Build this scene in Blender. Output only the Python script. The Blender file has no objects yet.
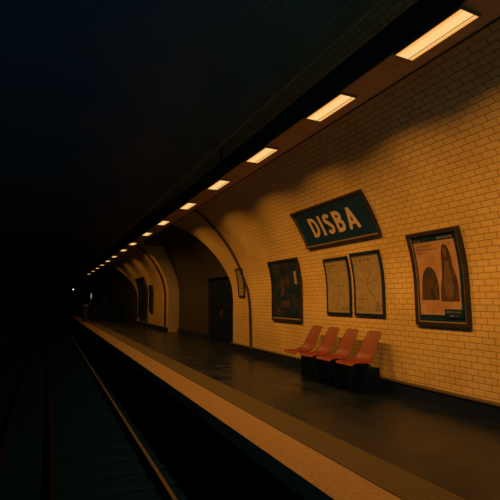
import bpy, bmesh, math, random
from mathutils import Vector, Matrix
from mathutils.geometry import tessellate_polygon
random.seed(7)
S = bpy.context.scene
COL = S.collection

# ------------------------------------------------------------------ place
AX, BZ, Z0 = 5.5, 3.7, 1.8          # station vault: half width, rise, springing height
Y_NEAR, Y_FAR = -5.0, 62.0
EDGE = 2.15                          # platform edge
TRACK_Z = -1.12

# arc-length table of the right-hand wall profile (height 0 upwards)
PROF = [(0.0, AX, 0.0), (Z0, AX, Z0)]
_t = 0.0
while _t < math.pi:
    _t += math.radians(0.25)
    x, z = AX*math.cos(_t), Z0 + BZ*math.sin(_t)
    a, px, pz = PROF[-1]
    PROF.append((a + math.hypot(x-px, z-pz), x, z))

def prof(a):
    """point and inward normal of the wall profile at arc height a"""
    if a <= Z0:
        return AX, a, -1.0, 0.0
    lo, hi = 1, len(PROF)-1
    while hi-lo > 1:
        m = (lo+hi)//2
        if PROF[m][0] <= a: lo = m
        else: hi = m
    a0, x0, z0 = PROF[lo]; a1, x1, z1 = PROF[hi]
    k = (a-a0)/(a1-a0)
    x, z = x0+(x1-x0)*k, z0+(z1-z0)*k
    nx, nz = -x/AX**2, -(z-Z0)/BZ**2
    l = math.hypot(nx, nz)
    return x, z, nx/l, nz/l

def arc_of_z(z):
    if z <= Z0: return z
    for a, x, zz in PROF[1:]:
        if zz >= z: return a

def W(y, a, d):
    x, z, nx, nz = prof(a)
    return Vector((x+nx*d, y, z+nz*d))

# ------------------------------------------------------------------ materials
def mat(name, color, rough=0.6, metal=0.0, spec=None):
    m = bpy.data.materials.new(name); m.use_nodes = True
    b = m.node_tree.nodes['Principled BSDF']
    b.inputs['Base Color'].default_value = (*color, 1)
    b.inputs['Roughness'].default_value = rough
    b.inputs['Metallic'].default_value = metal
    if spec is not None: b.inputs['Specular IOR Level'].default_value = spec
    return m

def noisy(name, c1, c2, scale=8, rough=0.6, metal=0.0, bump=0.0, rough2=None, stretch=(1,1,1), detail=5, lo=.35, hi=.65, spec=None):
    m = mat(name, c1, rough, metal, spec); nt = m.node_tree; N = nt.nodes; L = nt.links
    b = N['Principled BSDF']
    tc = N.new('ShaderNodeTexCoord'); mp = N.new('ShaderNodeMapping'); mp.inputs['Scale'].default_value = stretch
    n = N.new('ShaderNodeTexNoise'); n.inputs['Scale'].default_value = scale; n.inputs['Detail'].default_value = detail
    L.new(tc.outputs['Object'], mp.inputs['Vector']); L.new(mp.outputs['Vector'], n.inputs['Vector'])
    r = N.new('ShaderNodeValToRGB'); r.color_ramp.elements[0].position = lo; r.color_ramp.elements[1].position = hi
    r.color_ramp.elements[0].color = (*c1, 1); r.color_ramp.elements[1].color = (*c2, 1)
    L.new(n.outputs['Fac'], r.inputs['Fac']); L.new(r.outputs['Color'], b.inputs['Base Color'])
    if rough2 is not None:
        mr = N.new('ShaderNodeMapRange'); mr.inputs['From Min'].default_value = lo; mr.inputs['From Max'].default_value = hi
        mr.inputs['To Min'].default_value = rough; mr.inputs['To Max'].default_value = rough2
        L.new(n.outputs['Fac'], mr.inputs['Value']); L.new(mr.outputs['Result'], b.inputs['Roughness'])
    if bump:
        bp = N.new('ShaderNodeBump'); bp.inputs['Strength'].default_value = bump; bp.inputs['Distance'].default_value = 0.01
        L.new(n.outputs['Fac'], bp.inputs['Height']); L.new(bp.outputs['Normal'], b.inputs['Normal'])
    return m

def tile_mat(name, c1, c2, mortar, rough=0.33):
    m = mat(name, c1, rough); nt = m.node_tree; N = nt.nodes; L = nt.links
    b = N['Principled BSDF']
    uv = N.new('ShaderNodeUVMap'); uv.uv_map = 'UVMap'
    br = N.new('ShaderNodeTexBrick'); br.offset = 0.5; br.inputs['Scale'].default_value = 1.0
    br.inputs['Brick Width'].default_value = 0.19; br.inputs['Row Height'].default_value = 0.09
    br.inputs['Mortar Size'].default_value = 0.005; br.inputs['Mortar Smooth'].default_value = 0.3
    br.inputs['Bias'].default_value = -0.2
    br.inputs['Color1'].default_value = (*c1, 1); br.inputs['Color2'].default_value = (*c2, 1); br.inputs['Mortar'].default_value = (*mortar, 1)
    L.new(uv.outputs['UV'], br.inputs['Vector'])
    # age: faint yellowing blotches over the glaze
    n = N.new('ShaderNodeTexNoise'); n.inputs['Scale'].default_value = 1.3; n.inputs['Detail'].default_value = 6
    L.new(uv.outputs['UV'], n.inputs['Vector'])
    mx = N.new('ShaderNodeMix'); mx.data_type = 'RGBA'; mx.blend_type = 'MULTIPLY'
    r = N.new('ShaderNodeValToRGB'); r.color_ramp.elements[0].position = .3; r.color_ramp.elements[1].position = .7
    r.color_ramp.elements[0].color = (.80, .76, .66, 1); r.color_ramp.elements[1].color = (1, 1, 1, 1)
    L.new(n.outputs['Fac'], r.inputs['Fac'])
    mx.inputs['Factor'].default_value = 1
    L.new(br.outputs['Color'], mx.inputs['A']); L.new(r.outputs['Color'], mx.inputs['B'])
    L.new(mx.outputs['Result'], b.inputs['Base Color'])
    bp = N.new('ShaderNodeBump'); bp.invert = True; bp.inputs['Strength'].default_value = 0.5; bp.inputs['Distance'].default_value = 0.004
    L.new(br.outputs['Fac'], bp.inputs['Height']); L.new(bp.outputs['Normal'], b.inputs['Normal'])
    return m

def emis(name, color, strength):
    m = bpy.data.materials.new(name); m.use_nodes = True; nt = m.node_tree
    nt.nodes.remove(nt.nodes['Principled BSDF'])
    e = nt.nodes.new('ShaderNodeEmission'); e.inputs['Color'].default_value = (*color, 1); e.inputs['Strength'].default_value = strength
    nt.links.new(e.outputs[0], nt.nodes['Material Output'].inputs['Surface'])
    return m

M = {}
M['tile'] = tile_mat('glazed_tile', (.78, .60, .26), (.72, .55, .235), (.27, .12, .035))
M['tile_sooty'] = tile_mat('sooty_tile', (.048, .042, .028), (.038, .033, .022), (.02, .018, .013), .6)  # darkened copy of the wall tile, painting in the shade inside the recesses
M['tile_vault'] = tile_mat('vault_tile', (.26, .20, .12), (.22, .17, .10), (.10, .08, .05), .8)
# over the tracks, unlit teal darkness is painted into the tiles with a ragged edge
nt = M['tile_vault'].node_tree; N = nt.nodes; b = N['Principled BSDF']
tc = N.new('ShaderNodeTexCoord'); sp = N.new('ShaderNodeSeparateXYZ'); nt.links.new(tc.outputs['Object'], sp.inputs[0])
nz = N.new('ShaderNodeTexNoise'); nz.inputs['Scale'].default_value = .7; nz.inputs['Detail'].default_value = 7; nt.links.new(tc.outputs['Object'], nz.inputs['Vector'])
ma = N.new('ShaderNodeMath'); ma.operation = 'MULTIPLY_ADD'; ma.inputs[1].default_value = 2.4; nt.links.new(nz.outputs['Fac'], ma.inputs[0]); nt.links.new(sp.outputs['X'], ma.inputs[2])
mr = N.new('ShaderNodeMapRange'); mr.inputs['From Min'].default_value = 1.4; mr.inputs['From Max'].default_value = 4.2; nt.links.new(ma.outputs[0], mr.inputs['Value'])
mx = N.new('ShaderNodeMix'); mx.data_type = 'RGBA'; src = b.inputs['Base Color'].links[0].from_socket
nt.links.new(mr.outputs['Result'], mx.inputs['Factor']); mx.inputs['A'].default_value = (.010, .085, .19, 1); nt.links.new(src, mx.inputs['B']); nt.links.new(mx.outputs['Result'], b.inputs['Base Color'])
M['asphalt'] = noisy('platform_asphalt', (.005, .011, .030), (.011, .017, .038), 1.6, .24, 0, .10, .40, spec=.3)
M['nosing'] = noisy('tan_nosing', (.22, .145, .085), (.29, .195, .115), 30, .75, 0, .15)
M['tactile'] = None
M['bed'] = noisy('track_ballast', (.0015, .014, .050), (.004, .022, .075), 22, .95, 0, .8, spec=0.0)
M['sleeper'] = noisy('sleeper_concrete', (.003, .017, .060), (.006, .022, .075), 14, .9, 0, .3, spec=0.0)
M['rail'] = noisy('rail_steel', (.06, .05, .04), (.11, .09, .065), 20, .5, .7)
M['rail_rust'] = noisy('rusty_rail', (.008, .010, .010), (.014, .014, .012), 20, .9, spec=0.0)  # darker copy of the rail steel, painting in the dark on the other rails
M['plinth'] = noisy('dark_plinth', (.004, .012, .045), (.008, .018, .055), 6, .6, 0, .1, spec=.25)
M['ledge'] = noisy('plinth_ledge', (.07, .06, .035), (.10, .085, .05), 12, .6)
M['beam'] = noisy('trough_metal', (.030, .028, .024), (.045, .040, .032), 4, .6, .2)
M['fixture'] = mat('fixture_metal', (.22, .14, .08), .5, .3)
M['black_metal'] = mat('black_metal', (.003, .015, .030), .6, .0, .2)
M['frame_brown'] = noisy('brown_frame', (.030, .024, .017), (.045, .034, .024), 10, .45, .2)
M['soffit'] = noisy('trough_soffit', (.42, .28, .16), (.50, .34, .20), 3, .5)  # underside paler than the trough body, painting in the glow of the lamps
M['cabinet_grey'] = mat('cabinet_grey', (.06, .06, .055), .6)
M['frame_teal'] = mat('dark_green_frame', (.008, .028, .07), .45, .2)
M['frame_edge'] = mat('tan_frame_edge', (.30, .20, .12), .45)
M['sign_face'] = mat('enamel_dark_teal', (.003, .034, .105), .45)
M['letter'] = mat('cream_enamel', (.62, .50, .34), .4)
M['mount'] = noisy('teal_mount', (.004, .028, .065), (.010, .038, .08), 5, .3)
M['ink'] = mat('dark_ink', (.10, .085, .055), .7)
M['ink_pale'] = mat('pale_ink', (.30, .24, .17), .7)
M['seat'] = noisy('red_shell_plastic', (.17, .019, .012), (.135, .015, .010), 5, .45)
M['conduit'] = mat('dark_conduit', (.055, .035, .02), .6)
M['door'] = noisy('dark_door_paint', (.003, .010, .04), (.005, .014, .05), 4, .6, spec=.1)
M['soot'] = noisy('sooty_concrete', (.004, .050, .12), (.006, .060, .14), 2, .9, 0, .3, spec=0.1)  # blue-black colour paints in the teal darkness of the unlit concrete

def tactile():
    m = mat('tactile_band', (.12, .085, .055), .7); nt = m.node_tree; N = nt.nodes; L = nt.links; b = N['Principled BSDF']
    tc = N.new('ShaderNodeTexCoord')
    v = N.new('ShaderNodeTexVoronoi'); v.inputs['Scale'].default_value = 22; v.inputs['Randomness'].default_value = 0.0
    L.new(tc.outputs['Object'], v.inputs['Vector'])
    r = N.new('ShaderNodeValToRGB'); r.color_ramp.elements[0].position = .25; r.color_ramp.elements[1].position = .45
    r.color_ramp.elements[0].color = (.085, .058, .034, 1); r.color_ramp.elements[1].color = (.035, .027, .018, 1)
    L.new(v.outputs['Distance'], r.inputs['Fac']); L.new(r.outputs['Color'], b.inputs['Base Color'])
    bp = N.new('ShaderNodeBump'); bp.invert = True; bp.inputs['Strength'].default_value = .6; bp.inputs['Distance'].default_value = .006
    L.new(v.outputs['Distance'], bp.inputs['Height']); L.new(bp.outputs['Normal'], b.inputs['Normal'])
    return m
M['tactile'] = tactile()

def paper(name, base, dark, scale, line=0.0):
    """printed sheet: blotchy paper with, for maps, a web of thin street lines"""
    m = mat(name, base, .55); nt = m.node_tree; N = nt.nodes; L = nt.links; b = N['Principled BSDF']
    tc = N.new('ShaderNodeTexCoord')
    n = N.new('ShaderNodeTexNoise'); n.inputs['Scale'].default_value = scale; n.inputs['Detail'].default_value = 8
    L.new(tc.outputs['Object'], n.inputs['Vector'])
    r = N.new('ShaderNodeValToRGB'); r.color_ramp.elements[0].position = .3; r.color_ramp.elements[1].position = .7
    r.color_ramp.elements[0].color = (*dark, 1); r.color_ramp.elements[1].color = (*base, 1)
    L.new(n.outputs['Fac'], r.inputs['Fac']); out = r.outputs['Color']
    if line:
        ad = N.new('ShaderNodeMix'); ad.data_type = 'RGBA'; ad.blend_type = 'ADD'; ad.inputs['Factor'].default_value = .35
        L.new(tc.outputs['Object'], ad.inputs['A']); L.new(n.outputs['Color'], ad.inputs['B'])
        v = N.new('ShaderNodeTexVoronoi'); v.feature = 'DISTANCE_TO_EDGE'; v.inputs['Scale'].default_value = 9
        L.new(ad.outputs['Result'], v.inputs['Vector'])
        rr = N.new('ShaderNodeValToRGB'); rr.color_ramp.elements[0].position = .0; rr.color_ramp.elements[1].position = line
        rr.color_ramp.elements[0].color = (.45, .42, .38, 1); rr.color_ramp.elements[1].color = (1, 1, 1, 1)
        L.new(v.outputs['Distance'], rr.inputs['Fac'])
        mx = N.new('ShaderNodeMix'); mx.data_type = 'RGBA'; mx.blend_type = 'MULTIPLY'; mx.inputs['Factor'].default_value = 1
        L.new(out, mx.inputs['A']); L.new(rr.outputs['Color'], mx.inputs['B']); out = mx.outputs['Result']
    L.new(out, b.inputs['Base Color'])
    return m
M['poster_paper'] = paper('poster_paper', (.50, .30, .17), (.33, .19, .11), 5)
M['map_paper'] = paper('map_paper', (.40, .32, .17), (.30, .24, .13), 14, .05)
M['figure_dark'] = noisy('charcoal_print', (.02, .018, .015), (.085, .045, .025), 9, .6, detail=8, stretch=(1, 2.2, 1))
M['figure_mid'] = noisy('umber_print', (.08, .048, .03), (.17, .095, .055), 7, .6, detail=8)
M['night_print'] = noisy('night_print', (.006, .028, .070), (.05, .05, .07), 3.5, .3, detail=7, lo=.4, hi=.75)

# ------------------------------------------------------------------ builders
def link(name, bm, m, parent=None, smooth=False, label=None):
    me = bpy.data.meshes.new(name)
    p, off = parent, Vector((0, 0, 0))
    while p is not None: off += p.location; p = p.parent
    bmesh.ops.translate(bm, verts=bm.verts, vec=-off)
    bm.normal_update(); bm.to_mesh(me); bm.free()
    if m is not None:
        for k in (m if isinstance(m, (list, tuple)) else [m]): me.materials.append(k)
    if smooth:
        for p in me.polygons: p.use_smooth = True
    o = bpy.data.objects.new(name, me); COL.objects.link(o)
    if parent is not None: o.parent = parent
    if label: o['label'] = label
    return o

def root(name, loc, label, cat, group=None):
    o = bpy.data.objects.new(name, None); COL.objects.link(o); o.location = loc
    o.empty_display_size = .1
    return tag(o, label, cat, group)

def tag(o, label, cat, group=None):
    o['label'] = label; o['category'] = cat
    if group: o['group'] = group
    return o

def struct(o): o['kind'] = 'structure'; return o

def box(bm, x0, x1, y0, y1, z0, z1, ny=1, bev=0):
    ys = [y0+(y1-y0)*i/ny for i in range(ny+1)]
    rings = [[bm.verts.new(p) for p in ((x0, y, z0), (x1, y, z0), (x1, y, z1), (x0, y, z1))] for y in ys]
    fs = [bm.faces.new(rings[0]), bm.faces.new(rings[-1][::-1])]
    for a, b in zip(rings, rings[1:]):
        for k in range(4): fs.append(bm.faces.new((a[k], b[k], b[(k+1) % 4], a[(k+1) % 4])))
    if bev:
        es = {e for f in fs for e in f.edges}
        bmesh.ops.bevel(bm, geom=list(es), offset=bev, segments=2, affect='EDGES', profile=.6)
    bmesh.ops.recalc_face_normals(bm, faces=bm.faces)
    return bm

def B(): return bmesh.new()

def wslab(bm, ya, yb, a0, a1, d0, d1, n=None):
    """a plate lying on the curved wall: ya..yb along it, arc heights a0..a1, d0..d1 off it"""
    n = n or max(1, int((a1-a0)/.12))
    rings = []
    for i in range(n+1):
        a = a0+(a1-a0)*i/n
        rings.append([bm.verts.new(W(y, a, d)) for y, d in ((ya, d0), (yb, d0), (yb, d1), (ya, d1))])
    fs = [bm.faces.new(rings[0]), bm.faces.new(rings[-1][::-1])]
    for p, q in zip(rings, rings[1:]):
        for k in range(4): fs.append(bm.faces.new((p[k], q[k], q[(k+1) % 4], p[(k+1) % 4])))
    bmesh.ops.recalc_face_normals(bm, faces=fs)
    return bm

def wframe(bm, ya, yb, a0, a1, w, d0, d1, wt=None, wb=None):
    wt = wt or w; wb = wb or w
    wslab(bm, ya, ya-w, a0, a1, d0, d1); wslab(bm, yb+w, yb, a0, a1, d0, d1)
    wslab(bm, ya-w, yb+w, a1-wt, a1, d0, d1, 1); wslab(bm, ya-w, yb+w, a0, a0+wb, d0, d1, 1)
    return bm

def wpoly(bm, pts, d0, d1):
    """flat printed shape (y, a) laid on the wall as a thin sheet"""
    if sum(p[0]*q[1]-q[0]*p[1] for p, q in zip(pts, pts[1:]+pts[:1])) > 0: pts = pts[::-1]
    tris = tessellate_polygon([[Vector((p[0], p[1], 0)) for p in pts]])
    top = [bm.verts.new(W(y, a, d1)) for y, a in pts]; bot = [bm.verts.new(W(y, a, d0)) for y, a in pts]
    fs = []
    for t in tris: fs.append(bm.faces.new([top[i] for i in t]))
    n = len(pts)
    for i in range(n): fs.append(bm.faces.new((top[i], bot[i], bot[(i+1) % n], top[(i+1) % n])))
    bmesh.ops.recalc_face_normals(bm, faces=fs)

def scribble(bm, y, a, width, h, d0, d1, rnd):
    """a run of illegible small print: word-like clumps of tiny upright and level strokes"""
    end = y-width
    while y > end:
        cw = h*rnd.uniform(.35, .6)
        if rnd.random() < .18: y -= cw*.9; continue
        sw = h*.16
        wslab(bm, y, y-sw, a, a+h*rnd.choice((.7, 1)), d0, d1, 1)
        if rnd.random() < .6: wslab(bm, y-sw, y-cw*.8, a+h*rnd.choice((0, .35, .62)), a+h*rnd.choice((.5, .8)), d0, d1, 1)
        y -= cw+h*.12

def catmull(pts, n=6):
    out = []
    for i in range(len(pts)-1):
        p0 = pts[max(i-1, 0)]; p1 = pts[i]; p2 = pts[i+1]; p3 = pts[min(i+2, len(pts)-1)]
        for k in range(n):
            t = k/n
            out.append(tuple(.5*((2*p1[j])+(-p0[j]+p2[j])*t+(2*p0[j]-5*p1[j]+4*p2[j]-p3[j])*t*t+(-p0[j]+3*p1[j]-3*p2[j]+p3[j])*t**3) for j in range(len(p1))))
    out.append(tuple(pts[-1])); return out

def tube(bm, pts, r, n=8):
    rings = []
    for i, p in enumerate(pts):
        p = Vector(p); d = (Vector(pts[min(i+1, len(pts)-1)])-Vector(pts[max(i-1, 0)])).normalized()
        up = Vector((0, 0, 1)) if abs(d.z) < .9 else Vector((0, 1, 0))
        u = d.cross(up).normalized(); v = d.cross(u)
        rings.append([bm.verts.new(p+u*r*math.cos(2*math.pi*k/n)+v*r*math.sin(2*math.pi*k/n)) for k in range(n)])
    for a, b in zip(rings, rings[1:]):
        for k in range(n): bm.faces.new((a[k], a[(k+1) % n], b[(k+1) % n], b[k]))
    bm.faces.new(rings[0]); bm.faces.new(rings[-1][::-1])
    bmesh.ops.recalc_face_normals(bm, faces=bm.faces)
    return bm

# ------------------------------------------------------------------ right wall with its arched recesses
A_TOP = None
for a, x, z in PROF:
    if x <= 3.1: A_TOP = a; break
TH = 2.4
def wall_right():
    bm = B(); uvl = bm.loops.layers.uv.new('UVMap')
    aa = [0, .9]+[Z0+(A_TOP-Z0)*i/40 for i in range(41)]
    prof_in = [(*prof(a)[:2], a) for a in aa]
    prof_out = []
    for a in aa:
        x, z, nx, nz = prof(a); prof_out.append((x-nx*TH, z-nz*TH, a))
    loop = prof_in+prof_out[::-1]
    n = len(loop)
    ends = []
    for y in (Y_NEAR, Y_FAR): ends.append([bm.verts.new((x, y, z)) for x, z, a in loop])
    A, Bq = ends
    def setuv(f, uvs):
        for l, uv in zip(f.loops, uvs): l[uvl].uv = uv
    for i in range(n):
        j = (i+1) % n
        f = bm.faces.new((A[i], A[j], Bq[j], Bq[i]))
        setuv(f, [(Y_NEAR, loop[i][2]), (Y_NEAR, loop[j][2]), (Y_FAR, loop[j][2]), (Y_FAR, loop[i][2])])
    for v, fl in ((A, True), (Bq, False)):
        f = bm.faces.new(v if fl else v[::-1])
        for l in f.loops: l[uvl].uv = (l.vert.co.x, l.vert.co.z)
    bmesh.ops.recalc_face_normals(bm, faces=bm.faces)
    return link('wall_right', bm, [M['tile'], M['tile_sooty']])

def arch_outline(y0, y1, k=1.0):
    # near haunch leans over the platform more slowly than the far one, as in the station
    p = [(12.85, 1.6), (13.0, 2.2), (13.4, 2.85), (13.85, 3.5), (14.35, 4.0), (15.1, 4.4), (16.4, 4.66), (18.2, 4.72), (19.7, 4.5), (20.6, 4.1), (21.05, 3.4), (21.1, 2.5), (21.05, 1.6)]
    s = catmull(p, 4)
    q = [(y0+(y-12.85)/(21.05-12.85)*(y1-y0), z) for y, z in s]
    return [(q[0][0], -.001)]+q+[(q[-1][0], -.001)]

def cutter(outline, x0, x1):
    bm = B(); uvl = bm.loops.layers.uv.new('UVMap')
    A = [bm.verts.new((x0, y, z)) for y, z in outline]; Q = [bm.verts.new((x1, y, z)) for y, z in outline]
    s = [0]
    for (ya, za), (yb, zb) in zip(outline, outline[1:]+outline[:1]): s.append(s[-1]+math.hypot(yb-ya, zb-za))
    n = len(outline)
    for i in range(n):
        j = (i+1) % n
        f = bm.faces.new((A[i], A[j], Q[j], Q[i]))
        for l, uv in zip(f.loops, [(x0, s[i]), (x0, s[i+1]), (x1, s[i+1]), (x1, s[i])]): l[uvl].uv = uv
    for v in (A, Q):
        f = bm.faces.new(v)
        for l in f.loops: l[uvl].uv = (l.vert.co.y, l.vert.co.z)
    bmesh.ops.recalc_face_normals(bm, faces=bm.faces)
    return link('cutter', bm, M['tile_sooty'])

wall = wall_right()
DEPTH = .55; XB = AX+DEPTH
outl1 = arch_outline(12.8, 21.05); outl2 = arch_outline(29.2, 50.2)
def deep_profile(y0, y1):
    bm = B(); uvl = bm.loops.layers.uv.new('UVMap')
    pts = [(1.0, -.01, 0), (XB, -.01, 0)]
    for i in range(41):
        a = Z0+(arc_of_z(5.3)-Z0)*i/40; x, z, nx, nz = prof(a); pts.append((x-nx*DEPTH, z-nz*DEPTH, a))
    pts.append((1.0, pts[-1][1], 0))
    R0 = [bm.verts.new((x, y0, z)) for x, z, a in pts]; R1 = [bm.verts.new((x, y1, z)) for x, z, a in pts]
    for i in range(len(pts)):
        j = (i+1) % len(pts)
        f = bm.faces.new((R0[i], R0[j], R1[j], R1[i]))
        for l, uv in zip(f.loops, [(y0, pts[i][2]), (y0, pts[j][2]), (y1, pts[j][2]), (y1, pts[i][2])]): l[uvl].uv = uv
    bm.faces.new(R0); bm.faces.new(R1[::-1])
    bmesh.ops.recalc_face_normals(bm, faces=bm.faces)
    return link('cutter', bm, M['tile_sooty'])
deep = [deep_profile(10, 24), deep_profile(26, 54)]
cuts = [cutter(outl1, 1.5, 9), cutter(outl2, 1.5, 9),
        cutter([(13.98, -.001), (13.98, 2.48), (16.72, 2.48), (16.72, -.001)], XB-.4, XB+.35)]
for c, dp in zip(cuts, deep):
    md = c.modifiers.new('trim', 'BOOLEAN'); md.operation = 'INTERSECT'; md.solver = 'EXACT'; md.object = dp
for c in cuts:
    md = wall.modifiers.new('cut', 'BOOLEAN'); md.operation = 'DIFFERENCE'; md.solver = 'EXACT'; md.object = c
bpy.context.view_layer.update()
dg = bpy.context.evaluated_depsgraph_get()
new = bpy.data.meshes.new_from_object(wall.evaluated_get(dg))
old = wall.data; wall.modifiers.clear(); wall.data = new; bpy.data.meshes.remove(old)
for c in cuts+deep: bpy.data.objects.remove(c, do_unlink=True)
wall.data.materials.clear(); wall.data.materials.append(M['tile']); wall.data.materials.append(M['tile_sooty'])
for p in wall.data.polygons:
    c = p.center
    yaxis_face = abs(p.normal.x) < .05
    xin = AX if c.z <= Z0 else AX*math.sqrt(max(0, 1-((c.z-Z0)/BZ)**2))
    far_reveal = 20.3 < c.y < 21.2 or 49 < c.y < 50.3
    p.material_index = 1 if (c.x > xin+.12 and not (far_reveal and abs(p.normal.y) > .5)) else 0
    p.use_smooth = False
struct(wall)

# vault over the tracks and the left-hand wall
def vault():
    bm = B(); uvl = bm.loops.layers.uv.new('UVMap')
    t0 = math.acos(3.12/AX)
    pts = []
    n = 60
    for i in range(n+1):
        t = t0+(math.pi-t0)*i/n
        pts.append((AX*math.cos(t), Z0+BZ*math.sin(t)))
    s = [0]
    for p, q in zip(pts, pts[1:]): s.append(s[-1]+math.hypot(q[0]-p[0], q[1]-p[1]))
    th = .3
    out = []
    for x, z in pts:
        nx, nz = x/AX**2, (z-Z0)/BZ**2; l = math.hypot(nx, nz); out.append((x+nx/l*th, z+nz/l*th))
    V = [[bm.verts.new((x, y, z)) for x, z in pts] for y in (Y_NEAR, Y_FAR)]
    O = [[bm.verts.new((x, y, z)) for x, z in out] for y in (Y_NEAR, Y_FAR)]
    for i in range(n):
        f = bm.faces.new((V[0][i], V[0][i+1], V[1][i+1], V[1][i])); f.smooth = True
        for l, uv in zip(f.loops, [(Y_NEAR, s[i]), (Y_NEAR, s[i+1]), (Y_FAR, s[i+1]), (Y_FAR, s[i])]): l[uvl].uv = uv
        bm.faces.new((O[0][i+1], O[0][i], O[1][i], O[1][i+1]))
        for k in (0, 1): bm.faces.new((V[k][i], O[k][i], O[k][i+1], V[k][i+1]))
    bm.faces.new((V[0][0], V[1][0], O[1][0], O[0][0])); bm.faces.new((V[0][n], O[0][n], O[1][n], V[1][n]))
    bmesh.ops.recalc_face_normals(bm, faces=bm.faces)
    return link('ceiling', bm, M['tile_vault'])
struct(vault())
struct(link('wall_left', box(B(), -5.8, -5.5, Y_NEAR, Y_FAR, -1.4, Z0), M['soot']))
struct(link('wall_far', box(B(), -5.8, 7.9, Y_FAR, Y_FAR+.3, -1.4, 6.0), M['soot']))

# ------------------------------------------------------------------ floor, edge strips, track bed
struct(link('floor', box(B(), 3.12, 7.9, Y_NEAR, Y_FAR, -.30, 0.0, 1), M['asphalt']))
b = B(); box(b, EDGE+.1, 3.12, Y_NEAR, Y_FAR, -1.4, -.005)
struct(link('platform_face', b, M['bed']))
b = B(); box(b, EDGE, 2.635, Y_NEAR, Y_FAR, -.16, 0.014, 1)
struct(link('trim_1', b, M['nosing']))                       # pale kerb stones of the platform edge
b = B(); box(b, 2.665, 3.12, Y_NEAR, Y_FAR, -.05, .006)
struct(link('trim_2', b, M['tactile']))                      # studded warning band
b = B(); box(b, 2.635, 2.665, Y_NEAR, Y_FAR, -.05, .002)
struct(link('trim_3', b, M['plinth']))                       # dark joint between the two
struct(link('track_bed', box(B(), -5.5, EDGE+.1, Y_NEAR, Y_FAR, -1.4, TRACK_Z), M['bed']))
struct(link('platform_left', box(B(), -5.5, -EDGE, Y_NEAR, Y_FAR, TRACK_Z, 0.0), M['soot']))

def baseboard(y0, y1):
    b = B(); box(b, 5.40, 5.5, y0, y1, 0, .215); o = struct(link('baseboard_right', b, M['plinth']))
    c = B(); box(c, 5.385, 5.5, y0, y1, .215, .24); link('baseboard_ledge', c, M['ledge'], o)
baseboard(Y_NEAR, 12.8); baseboard(21.07, 29.2); baseboard(50.22, Y_FAR)
b = B(); box(b, XB-.06, XB, 13.0, 13.98, 0, .16); box(b, XB-.06, XB, 16.72, 21.03, 0, .16)
struct(link('baseboard_recess', b, M['plinth']))

# conduit mouldings that follow the vault beside the arches
def conduit(ys, w, name):
    b = B(); zs = [arc_of_z(z) if z > Z0 else z for z in (.24, 1.6, 2.4, 3.4, 4.2, 4.45)]
    path = catmull(list(zip(ys, zs)), 8)
    rings = []
    for y, a in path:
        rings.append([b.verts.new(W(yy, a, d)) for yy, d in ((y-w, 0), (y-w, .045), (y+w, .045), (y+w, 0))])
    for p, q in zip(rings, rings[1:]):
        for k in range(4): b.faces.new((p[k], p[(k+1) % 4], q[(k+1) % 4], q[k]))
    b.faces.new(rings[0]); b.faces.new(rings[-1][::-1]); bmesh.ops.recalc_face_normals(b, faces=b.faces)
    return struct(link(name, b, M['conduit']))
conduit([11.40, 11.52, 11.90, 12.12, 12.15, 12.15], .055, 'trim_4')
conduit([21.60, 21.65, 21.75, 21.75, 21.6, 21.5], .16, 'trim_5')

# door in the recess
d = B(); box(d, XB+.10, XB+.17, 14.0, 15.34, .01, 2.46); box(d, XB+.10, XB+.17, 15.36, 16.70, .01, 2.46)
door = struct(link('door_1', d, M['door']))
for ya, yb in ((14.12, 15.22), (15.48, 16.58)):
    f = B(); box(f, XB+.085, XB+.10, ya, yb, .25, 1.0); box(f, XB+.085, XB+.10, ya, yb, 1.2, 2.25); link('door_panel', f, M['door'], door)
for y in (15.25, 15.45):
    link('door_handle', tube(B(), [(XB+.10, y, .95), (XB+.05, y, .97), (XB+.05, y, 1.2), (XB+.10, y, 1.22)], .012), M['fixture'], door)

# ------------------------------------------------------------------ lighting trough and lamps
BX0, BX1, BZ0, BZ1 = 3.06, 3.52, 4.12, 4.46
SKEW = .0065
def skew(bm):          # the trough drifts very slightly towards the wall along the platform
    for v in bm.verts: v.co.x += SKEW*(v.co.y-2.6)
    return bm
tr = root('lighting_trough', (3.2, 10, BZ0), 'long dark metal trough hung under the vault carrying the row of lamps', 'lighting trough')
b = B(); box(b, BX0, BX1, Y_NEAR, 46, BZ0, BZ1); link('trough_body', skew(b), M['beam'], tr)
b = B(); box(b, BX0+.02, BX1, Y_NEAR, 46, BZ0-.003, BZ0); link('soffit_strip', skew(b), M['soffit'], tr)
b = B(); box(b, BX1, BX1+.02, Y_NEAR, 46, BZ0-.014, BZ1-.05); link('side_lip', skew(b), M['beam'], tr)
for y in (1.2, 8.0, 14.8, 21.6, 28.4, 35.2, 42):
    b = B(); zc = Z0+BZ*math.sqrt(1-(3.12/AX)**2)
    tube(b, [(3.12, y, BZ1-.01), (3.12, y, zc+.06)], .028)
    box(b, 3.08, 3.18, y-.06, y+.06, BZ1, BZ1+.02)
    link('hanger', skew(b), M['beam'], tr)

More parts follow.
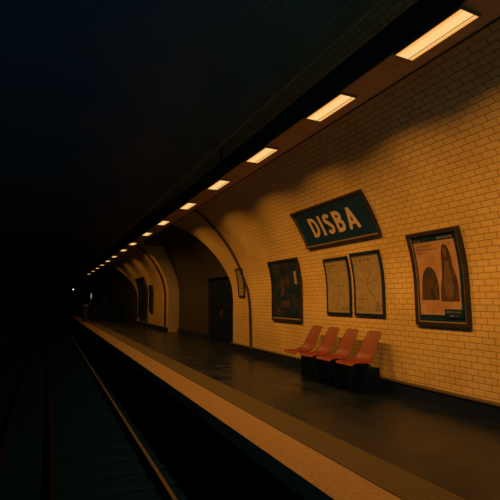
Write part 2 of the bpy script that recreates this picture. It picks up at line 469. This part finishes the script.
def diffuser_mat():
    m = bpy.data.materials.new('lamp_diffuser'); m.use_nodes = True; nt = m.node_tree; N = nt.nodes; L = nt.links
    N.remove(N['Principled BSDF'])
    tc = N.new('ShaderNodeTexCoord'); sp = N.new('ShaderNodeSeparateXYZ'); L.new(tc.outputs['Generated'], sp.inputs[0])
    s = N.new('ShaderNodeMath'); s.operation = 'SUBTRACT'; s.inputs[1].default_value = .5; L.new(sp.outputs['X'], s.inputs[0])
    a = N.new('ShaderNodeMath'); a.operation = 'ABSOLUTE'; L.new(s.outputs[0], a.inputs[0])
    r = N.new('ShaderNodeValToRGB'); e = r.color_ramp.elements
    e[0].position = .22; e[0].color = (1.0, .64, .24, 1); e[1].position = .5; e[1].color = (.93, .36, .06, 1)
    L.new(a.outputs[0], r.inputs['Fac'])
    em = N.new('ShaderNodeEmission'); em.inputs['Strength'].default_value = 1.0; L.new(r.outputs['Color'], em.inputs['Color'])
    L.new(em.outputs[0], N['Material Output'].inputs['Surface'])
    return m
M['diffuser'] = diffuser_mat()

LAMP_Y = [2.62, 4.29, 6.29, 8.38, 10.67, 13.4, 16.0, 19.1, 21.8, 25.3, 28.4, 31.8, 35.2, 39.0, 43.6]
ORD = ['nearest', 'second nearest', 'third nearest', 'fourth nearest', 'fifth nearest', 'sixth nearest', 'seventh nearest', 'eighth nearest', 'ninth nearest', 'tenth nearest',
       'fifth from the far end', 'fourth from the far end', 'third from the far end', 'second from the far end', 'very last and farthest']
LX = 3.20
LW, LL = .235, .76
def light_data(k):
    ld = bpy.data.lights.new('lamp_light', 'AREA'); ld.shape = 'RECTANGLE'; ld.size = LW-.03; ld.size_y = LL-.05
    ld.color = (1.0, .41, .06); ld.spread = math.radians(146)
    ld.energy = POWER*k
    return ld
POWER = 40
first = None
for i, y in enumerate(LAMP_Y):
    lab = 'glowing orange rectangular lamp on the ceiling trough, %s %s the row' % (ORD[i], 'in' if 'end' in ORD[i] or 'very' in ORD[i] else 'of')
    if first is None:
        r = root('ceiling_lamp', (LX, y, BZ0), lab, 'lamp', 'lamps along the lighting trough'); first = r
        b = B()
        for x0, x1, ya, yb in ((-LW/2-.012, -LW/2, -LL/2-.012, LL/2+.012), (LW/2, LW/2+.012, -LL/2-.012, LL/2+.012), (-LW/2, LW/2, -LL/2-.012, -LL/2), (-LW/2, LW/2, LL/2, LL/2+.012)):
            box(b, LX+x0, LX+x1, y+ya, y+yb, BZ0-.03, BZ0)
        link('lamp_frame', b, M['fixture'], r)
        b = B(); box(b, LX-LW/2, LX+LW/2, y-LL/2, y+LL/2, BZ0-.028, BZ0-.004)
        link('diffuser', b, M['diffuser'], r)
        b = B(); box(b, LX+.055, LX+.062, y-LL/2, y+LL/2, BZ0-.031, BZ0-.027)
        link('divider', b, M['fixture'], r)
    else:
        r = first.copy(); COL.objects.link(r); r.location = (LX+SKEW*(y-2.6), y, BZ0); r['label'] = lab
        for ch in list(first.children):
            if ch.type != 'MESH': continue
            c = ch.copy(); COL.objects.link(c); c.parent = r
    # area light added under each lamp, aimed down and towards the tiled wall
    k = max(.10, 1.0-.031*max(0, y-8))
    lo = bpy.data.objects.new('lamp_light', light_data(k)); COL.objects.link(lo)
    lo.location = (0, 0, -.062); lo.rotation_euler = (0, math.radians(-15), 0); lo.parent = r

# ------------------------------------------------------------------ station name sign
ya, yb = 8.02, 5.66; a0, a1 = arc_of_z(2.745), arc_of_z(3.53)
r = root('station_sign', W((ya+yb)/2, a0, 0), 'large dark teal station name sign reading DISBA, high on the tiled wall', 'sign')
link('sign_panel', wslab(B(), ya-.02, yb+.02, a0+.02, a1-.02, .0, .03), M['sign_face'], r)
b = wframe(B(), ya, yb, a0, a1, .035, -.0, .05); link('sign_frame', b, M['frame_brown'], r)
b = wframe(B(), ya-.035, yb+.035, a0+.035, a1-.035, .012, .03, .04, .012, .022); link('inner_border', b, M['frame_edge'], r)
# letters drawn as bold strokes in a unit-high box
def ribbon(pts, wd):
    L_, R_ = [], []
    for i, p in enumerate(pts):
        q0, q1 = pts[max(i-1, 0)], pts[min(i+1, len(pts)-1)]
        dx, dy = q1[0]-q0[0], q1[1]-q0[1]; l = math.hypot(dx, dy)
        L_.append((p[0]-dy/l*wd/2, p[1]+dx/l*wd/2)); R_.append((p[0]+dy/l*wd/2, p[1]-dx/l*wd/2))
    return L_+R_[::-1]
def arc(cx, cy, rx, ry, d0, d1, n=10): return [(cx+rx*math.cos(math.radians(d0+(d1-d0)*i/n)), cy+ry*math.sin(math.radians(d0+(d1-d0)*i/n))) for i in range(n+1)]
wd = .19; h = wd/2
GLYPH = {
 'D': (.66, [[(h, 0), (h, 1)], [(wd, 1-h), (.26, 1-h)]+arc(.26, .5, .66-.26-h, .5-h, 90, -90)+[(wd, h)]]),
 'I': (wd, [[(h, 0), (h, 1)]]),
 'S': (.60, [arc(.30, .735, .30-h, .265-h, 25, 180)[:-1]+[(h, .735)]+arc(.30, .735, .30-h, .24-h+.02, 190, 262, 5)+arc(.30, .27, .30-h, .27-h+.02, 82, 0, 6)+arc(.30, .27, .30-h, .27-h, -12, -155)]),
 'B': (.63, [[(h, 0), (h, 1)], [(wd, 1-h), (.30, 1-h)]+arc(.30, .745, .59-.30-h, .255-h, 90, -90)+[(wd, .49+h*.5)], [(wd, .51-h*.0), (.32, .51)]+arc(.32, .30, .63-.32-h, .30-h, 90, -90)+[(wd, h)]]),
 'A': (.80, [[(.10, 0), (.40, .98)], [(.70, 0), (.40, .98)], [(.22, .30), (.58, .30)]]),
}
total = sum(GLYPH[c][0] for c in 'DISBA')+4*.20
TY0, TY1 = 7.56, 6.05; TA0, TA1 = arc_of_z(2.955), arc_of_z(3.335)
b = B(); cx = 0
for c in 'DISBA':
    gw, strokes = GLYPH[c]
    for si, st in enumerate(strokes):
        pts = []
        for p, q in zip(st, st[1:]):
            nsub = max(1, int(math.hypot(q[0]-p[0], q[1]-p[1])/.18))
            pts += [(p[0]+(q[0]-p[0])*k/nsub, p[1]+(q[1]-p[1])*k/nsub) for k in range(nsub)]
        pts.append(st[-1])
        rb = ribbon(pts, wd if not (c == 'A' and si == 2) else .15)
        wpoly(b, [(TY0+(TY1-TY0)*(cx+x)/total, TA0+(TA1-TA0)*min(1, max(0, y))) for x, y in rb], .03, .034+.0004*si)
    cx += gw+.20
link('sign_lettering', b, M['letter'], r, label='cream capital letters DISBA')

# ------------------------------------------------------------------ framed poster at the right
rnd = random.Random(3)
def framed(name, label, cat, ya, yb, z0, z1, w, fm, depth=.07, group=None, wt=None, wb=None):
    a0, a1 = arc_of_z(z0), arc_of_z(z1)
    r = root(name, W((ya+yb)/2, a0, 0), label, cat, group)
    link('backing', wslab(B(), ya-.01, yb+.01, a0+.01, a1-.01, 0, .02), M['mount'], r)
    link('poster_frame' if cat == 'poster' else 'board_frame', wframe(B(), ya, yb, a0, a1, w, 0, depth, wt, wb), fm, r)
    return r, a0, a1

ya, yb = 5.12, 4.13
r, a0, a1 = framed('framed_poster', 'large brown framed poster with two sketched figures, right of the maps', 'poster', ya, yb, 1.20, 2.67, .055, M['frame_brown'], .05)
link('inner_border', wframe(B(), ya-.055, yb+.055, a0+.055, a1-.055, .016, .02, .035), M['frame_edge'], r)
py0, py1, pa0, pa1 = ya-.10, yb+.135, a0+.17, a1-.17
sheet = link('poster_sheet', wslab(B(), py0, py1, pa0, pa1, .02, .028), M['poster_paper'], r, label='orange tan printed sheet')
pw, ph = py0-py1, pa1-pa0
Q = lambda s, t: (py0-s*pw, pa1-t*ph)
dome = catmull([(.06, .80), (.07, .62), (.10, .48), (.18, .38), (.30, .345), (.40, .39), (.47, .50), (.50, .64), (.50, .80)], 4)
b = B(); wpoly(b, [Q(*p) for p in dome], .028, .031); link('rounded_figure', b, M['figure_dark'], sheet)
hood = catmull([(.54, .82), (.55, .62), (.60, .47), (.62, .30), (.66, .14), (.73, .06), (.81, .09), (.86, .22), (.87, .36), (.93, .50), (.965, .66), (.97, .82)], 4)
b = B(); wpoly(b, [Q(*p) for p in hood], .028, .031); link('long_haired_figure', b, M['figure_dark'], sheet)
b = B()
wpoly(b, [Q(*p) for p in catmull([(.70, .20), (.69, .14), (.72, .10), (.77, .11), (.79, .16), (.76, .22), (.73, .235), (.70, .20)], 3)[:-1]], .031, .0325)
wpoly(b, [Q(*p) for p in catmull([(.66, .74), (.64, .58), (.67, .42), (.70, .30), (.76, .28), (.80, .40), (.83, .56), (.86, .70), (.78, .78), (.66, .74)], 3)[:-1]], .031, .0325)
link('face_and_dress', b, M['figure_mid'], sheet)
b = B()
for k, (wd, hh) in enumerate(((.40, .022), (.52, .022), (.22, .018))): scribble(b, py0-.05, pa1-.07-k*.055, pw*wd, hh, .028, .031, rnd)
scribble(b, py1+.10, pa1-.08, .06, .05, .028, .031, rnd)
link('small_print', b, M['ink'], sheet)
b = B(); scribble(b, yb+.42, a1-.15, .25, .04, .02, .024, rnd); scribble(b, ya-.12, a1-.15, .12, .03, .02, .024, rnd); link('header_print', b, M['ink_pale'], r)
b = B(); wslab(b, yb+.42, yb+.10, a0+.13, a0+.26, .028, .036); lab_ = link('caption_plate', b, M['mount'], r)
b = B(); scribble(b, yb+.39, a0+.205, .24, .03, .036, .039, rnd); scribble(b, yb+.34, a0+.155, .16, .022, .036, .039, rnd); link('caption_print', b, M['ink_pale'], lab_)

# ------------------------------------------------------------------ two wall maps
def wall_map(ya, yb, z0, z1, label, river, bars, seed):
    rr = random.Random(seed)
    r, a0, a1 = framed('wall_map', label, 'map', ya, yb, z0, z1, .05, M['frame_teal'], .035, 'transit maps under the station sign', .075, .055)
    sh = link('map_sheet', wslab(B(), ya-.05, yb+.05, a0+.055, a1-.075, .02, .026), M['map_paper'], r)
    w_, h_ = ya-yb-.1, a1-a0-.13
    Q = lambda s, t: (ya-.05-s*w_, a1-.075-t*h_)
    b = B()
    for pts, wd in river:
        pts = catmull(pts, 5)
        L_, R_ = [], []
        for i, p in enumerate(pts):
            q0, q1 = pts[max(i-1, 0)], pts[min(i+1, len(pts)-1)]
            dx, dy = q1[0]-q0[0], q1[1]-q0[1]; l = math.hypot(dx, dy) or 1
            L_.append((p[0]-dy/l*wd*.5, p[1]+dx/l*wd*.5)); R_.append((p[0]+dy/l*wd*.5, p[1]-dx/l*wd*.5))
        wpoly(b, [Q(*p) for p in L_+R_[::-1]], .026, .028)
    for s, t, wd, hh in bars:
        p = Q(s, t); scribble(b, p[0], p[1], wd*w_, hh, .026, .028, rr)
    link('map_print', b, M['ink'], sh)
    b = wframe(B(), ya-.05, yb+.05, a0+.055, a1-.075, .012, .026, .032); link('inner_border', b, M['ink_pale'], r)
    return r
wall_map(7.58, 6.765, 1.29, 2.49, 'narrower green framed map, left of the two under the sign',
         [([(.55, .40), (.50, .55), (.53, .70), (.42, .85), (.36, .95)], .012), ([(.15, .30), (.35, .45), (.60, .50), (.9, .44)], .008), ([(.5, .55), (.7, .62), (.8, .8)], .008),
          ([(.2, .75), (.4, .66), (.62, .68)], .007), ([(.2, .15), (.25, .3), (.15, .5)], .006)],
         [(.08, .10, .38, .05), (.10, .16, .15, .03), (.08, .2, .2, .02), (.68, .95, .3, .06), (.08, .34, .14, .02)], 5)
wall_map(6.665, 5.835, 1.29, 2.52, 'green framed map with winding line, right of the two under the sign',
         [([(.62, .24), (.60, .34), (.50, .40), (.46, .50), (.55, .60), (.66, .68), (.76, .78), (.86, .90)], .013), ([(.3, .45), (.46, .50), (.7, .44), (.9, .5)], .007),
          ([(.78, .95), (.84, .80), (.90, .95)], .012), ([(.55, .6), (.4, .7), (.2, .66)], .007)],
         [(.10, .10, .55, .07), (.10, .17, .12, .02), (.04, .76, .5, .018), (.04, .90, .2, .03), (.04, .95, .3, .016), (.72, .96, .2, .05)], 9)

# ------------------------------------------------------------------ dark poster left of the maps
ya, yb = 10.06, 8.58
r, a0, a1 = framed('framed_poster', 'tall dark night-toned poster with pale strip, left of the two maps', 'poster', ya, yb, 1.07, 2.63, .05, M['frame_brown'], .05)
sh = link('poster_sheet', wslab(B(), ya-.10, yb+.10, a0+.12, a1-.06, .02, .028), M['night_print'], r)
link('inner_border', wslab(B(), ya-.05, yb+.05, a0+.05, a0+.08, .02, .045, 1), M['frame_edge'], r)
b = B(); scribble(b, ya-.18, a1-.20, .42, .07, .028, .031, rnd); scribble(b, ya-.20, a1-.30, .30, .03, .028, .031, rnd)
scribble(b, ya-.35, a0+.33, .7, .05, .028, .031, rnd); scribble(b, ya-.30, a0+.22, .5, .03, .028, .031, rnd)
link('small_print', b, M['figure_mid'], sh)
b = B(); wslab(b, yb+.30, yb+.19, a0+.92, a1-.34, .028, .031); link('pale_strip', b, M['ink_pale'], sh)
b = B(); wpoly(b, [(yb+.68, a1-.42), (yb+.54, a1-.40), (yb+.55, a1-.62), (yb+.62, a1-.75), (yb+.72, a1-.60)], .028, .031)
wpoly(b, [(yb+1.0, a0+.95), (yb+.9, a0+1.1), (yb+.78, a0+1.05), (yb+.80, a0+.70), (yb+.95, a0+.60)], .028, .031)
wslab(b, yb+1.0, yb+.55, a0+.38, a0+.52, .028, .031)
link('printed_shapes', b, M['figure_dark'], sh)

# small notice and far boards
a0, a1 = arc_of_z(1.70), arc_of_z(2.60)
r = root('notice_board', W(12.1, a0, 0), 'slim framed notice panel on the tiled band beside the nearest arch', 'notice board')
link('backing', wslab(B(), 12.28, 11.86, a0, a1, 0, .03), M['map_paper'], r)
link('board_frame', wframe(B(), 12.30, 11.84, a0, a1, .045, 0, .05), M['frame_brown'], r)
b = B()
for k in range(7): scribble(b, 12.24, a1-.12-k*.11, .32, .03, .03, .033, rnd)
link('small_print', b, M['ink'], r)

a0, a1 = arc_of_z(.42), arc_of_z(3.02)
r = root('display_board', W(27.2, a0, 0), 'tall dark display board at the foot of the second arch', 'display board')
link('backing', wslab(B(), 28.35, 26.0, a0, a1, 0, .05), M['mount'], r)
link('board_frame', wframe(B(), 28.42, 25.93, a0, a1, .12, 0, .12), M['frame_brown'], r)
a0, a1 = arc_of_z(.93), arc_of_z(2.47)
r = root('display_board', W(24.9, a0, 0), 'smaller dark display board, right of the tall one between the arches', 'display board')
link('backing', wslab(B(), 25.15, 24.5, a0, a1, 0, .05), M['mount'], r)
link('board_frame', wframe(B(), 25.2, 24.45, a0, a1, .08, 0, .10), M['frame_brown'], r)

# ------------------------------------------------------------------ seats
# plinth block under the seats
r = root('seat_plinth', (5.17, 6.86, 0), 'long low black base under the four red seats against the wall', 'bench base')
b = B(); box(b, 5.0, 5.395, 5.93, 7.92, 0, .40, 1, .012); link('plinth_block', b, M['black_metal'], r)
b = B(); box(b, 5.02, 5.12, 5.90, 7.94, .405, .455, 1, .006); link('mounting_rail', b, M['black_metal'], r)
for y in (6.0, 6.86, 7.76):
    b = B(); box(b, 5.035, 5.105, y-.04, y+.04, .398, .406); link('rail_post', b, M['black_metal'], r)

def shell_mesh(yc):
    prof_s = catmull([(4.62, .500), (4.645, .525), (4.74, .528), (4.86, .514), (4.96, .520), (5.05, .560), (5.12, .635), (5.18, .74), (5.245, .86), (5.31, .98), (5.345, 1.045)], 4)
    n = len(prof_s); nw = 12; th = .016
    def width(k):
        u = k/(n-1)
        w = .235-.075*max(0, (u-.40)/.60)
        e = .06
        if u < e: w *= .80+.20*math.sqrt(max(0, 1-((e-u)/e)**2))
        if u > 1-e: w *= .74+.26*math.sqrt(max(0, 1-((u-1+e)/e)**2))
        return w
    b = B(); T, U = [], []
    for k, (x, z) in enumerate(prof_s):
        q0, q1 = prof_s[max(k-1, 0)], prof_s[min(k+1, n-1)]
        tx, tz = q1[0]-q0[0], q1[1]-q0[1]; l = math.hypot(tx, tz); nx, nz = -tz/l, tx/l
        w = width(k); u = k/(n-1); dish = .022*math.sin(math.pi*min(1, max(0, (u-.05)/.9)))**.7+.004
        rt, ru = [], []
        for j in range(nw+1):
            s = -1+2*j/nw; off = dish*(abs(s)**2.4)
            # front lip rolls down, sides roll up a little
            rt.append(b.verts.new((x+nx*(off+th/2), yc+s*w, z+nz*(off+th/2))))
            ru.append(b.verts.new((x+nx*(off-th/2), yc+s*w, z+nz*(off-th/2))))
        T.append(rt); U.append(ru)
    for k in range(n-1):
        for j in range(nw):
            b.faces.new((T[k][j], T[k][j+1], T[k+1][j+1], T[k+1][j])); b.faces.new((U[k][j+1], U[k][j], U[k+1][j], U[k+1][j+1]))
        for j in (0, nw): b.faces.new((T[k][j], T[k+1][j], U[k+1][j], U[k][j]))
    for k in (0, n-1):
        for j in range(nw): b.faces.new((T[k][j], U[k][j], U[k][j+1], T[k][j+1]))
    bmesh.ops.recalc_face_normals(b, faces=b.faces)
    return b

SEATS = [(7.74, 'red plastic shell seat farthest along the wall, left end of the four'), (7.14, 'red plastic shell seat second from the left of the four'),
         (6.56, 'red plastic shell seat third from the left, beside the end one nearest the camera'), (5.95, 'red plastic shell seat nearest the camera, right end of the four')]
fs = None
for y, lab in SEATS:
    if fs is None:
        fs = r = root('shell_seat', (5.07, y, .455), lab, 'seat', 'row of red platform seats')
        link('seat_shell', shell_mesh(y), M['seat'], r, True)
        b = B(); box(b, 4.90, 5.16, y-.06, y+.06, .455, .475, 1, .003); box(b, 4.95, 4.99, y-.05, y+.05, .47, .507); box(b, 5.03, 5.08, y-.05, y+.05, .47, .507)
        link('seat_bracket', b, M['black_metal'], r)
    else:
        r = fs.copy(); COL.objects.link(r); r.location = (5.07, y, .455); r['label'] = lab
        for ch in list(fs.children):
            c = ch.copy(); COL.objects.link(c); c.parent = r

# ------------------------------------------------------------------ tracks
def rail_profile(x):
    z = TRACK_Z
    return [(x-.07, z+.02), (x+.07, z+.02), (x+.07, z+.035), (x+.012, z+.055), (x+.012, z+.13), (x+.026, z+.145), (x+.026, z+.17), (x-.026, z+.17), (x-.026, z+.145), (x-.012, z+.13), (x-.012, z+.055), (x-.07, z+.035)]
RAILS = [(1.61, 'thin steel rail running nearest the platform edge'), (.175, 'far rail of the near track, in deep shadow'), (-.6, 'inner rail of the far track, in darkness'), (-2.03, 'outer rail of the far track, in darkness')]
for x, lab in RAILS:
    b = B(); p = rail_profile(x)
    A = [b.verts.new((q[0], Y_NEAR, q[1])) for q in p]; Q2 = [b.verts.new((q[0], Y_FAR, q[1])) for q in p]
    for k in range(len(p)): b.faces.new((A[k], A[(k+1) % len(p)], Q2[(k+1) % len(p)], Q2[k]))
    b.faces.new(A); b.faces.new(Q2[::-1]); bmesh.ops.recalc_face_normals(b, faces=b.faces)
    tag(link('rail', b, M['rail' if x > 1 else 'rail_rust']), lab, 'rail', 'track rails')
b = B(); box(b, -.35, 2.02, -.13, .13, -.10, .02, 1, .01)
s0 = tag(link('sleeper', b, M['sleeper']), 'concrete sleeper lying across the track bed beneath the rails', 'sleeper', 'sleepers of the near track')
s0.location = (0, 1.6, TRACK_Z)
for k in range(1, 60):
    c = s0.copy(); COL.objects.link(c); c.location = (0, 1.6+.62*k, TRACK_Z)

# ------------------------------------------------------------------ far end of the platform
r = root('platform_cabinet', (2.85, 34, 0), 'slim grey cabinet standing at the far end of the platform edge', 'cabinet')
b = B(); box(b, 2.40, 2.74, 33.8, 34.2, .08, 1.18, 1, .02); link('cabinet_body', b, M['cabinet_grey'], r)
b = B(); box(b, 2.37, 2.77, 33.77, 34.23, 1.18, 1.24, 1, .01); link('cabinet_top', b, M['letter'], r)
b = B(); box(b, 2.43, 2.71, 33.83, 34.17, .006, .08); link('cabinet_foot', b, M['black_metal'], r)
r = root('end_barrier', (4, 34.6, 0), 'low dark barrier across the far end of the platform', 'barrier')
b = B(); box(b, 3.14, 5.36, 34.55, 34.65, .10, 1.30); link('barrier_panel', b, M['black_metal'], r)
b = B(); box(b, 3.12, 5.38, 34.52, 34.68, 1.30, 1.36); link('barrier_rail', b, M['beam'], r)
for x in (3.2, 4.25, 5.3):
    b = B(); box(b, x-.04, x+.04, 34.56, 34.64, 0, .10); link('barrier_foot', b, M['black_metal'], r)
r = root('strip_light', (2.92, 34.0, 0), 'thin upright strip light on a post beside the far cabinet', 'lamp')
b = B(); box(b, 2.90, 2.96, 34.0, 34.06, .006, 2.12, 1, .005); link('light_post', b, M['black_metal'], r)
b = B(); box(b, 2.905, 2.955, 33.97, 34.0, 1.72, 2.08); link('light_tube', b, emis('pale_tube', (1, .62, .30), .55), r)
b = B(); box(b, 2.905, 2.955, 33.97, 34.0, 1.25, 1.72); link('reflector_strip', b, M['nosing'], r)
r = root('signal_light', (2.25, 45, 0), 'small white signal light on a dark post beyond the platform cabinet', 'signal light')
b = B(); tube(b, [(2.25, 45, .014), (2.25, 45, 2.45)], .035); link('signal_post', b, M['black_metal'], r)
b = B(); box(b, 2.08, 2.34, 44.95, 45.07, 2.42, 2.86, 1, .01); link('signal_housing', b, M['black_metal'], r)
b = B(); tube(b, [(2.19, 44.95, 2.64), (2.19, 44.93, 2.64)], .07, 16); link('signal_lens', b, emis('white_lens', (.85, .9, .8), 1.2), r)

# ------------------------------------------------------------------ dim teal world fill, added to tint the blacks through the open near end
w = bpy.data.worlds.new('World'); S.world = w; w.use_nodes = True
bg = w.node_tree.nodes['Background']; bg.inputs['Color'].default_value = (.07, .50, .62, 1); bg.inputs['Strength'].default_value = .5

# ------------------------------------------------------------------ camera
f = 420.0
phi = math.atan(50/f); th = math.atan(202*math.cos(phi)/f)
F = Vector((math.sin(th)*math.cos(phi), math.cos(th)*math.cos(phi), math.sin(phi)))
Rv = Vector((math.cos(th), -math.sin(th), 0)); U = Rv.cross(F)
cam = bpy.data.cameras.new('Camera'); co = bpy.data.objects.new('Camera', cam); COL.objects.link(co)
cam.sensor_width = 36; cam.lens = 36*f/500; cam.clip_start = .05; cam.clip_end = 200
mw = Matrix((Rv, U, -F)).transposed().to_4x4(); mw.translation = Vector((0, 0, 1.6))
co.matrix_world = mw
S.camera = co
S.view_settings.view_transform = 'Standard'; S.view_settings.look = 'None'
S.view_settings.exposure = 0.0; S.view_settings.gamma = 1.0; S.view_settings.use_curve_mapping = False
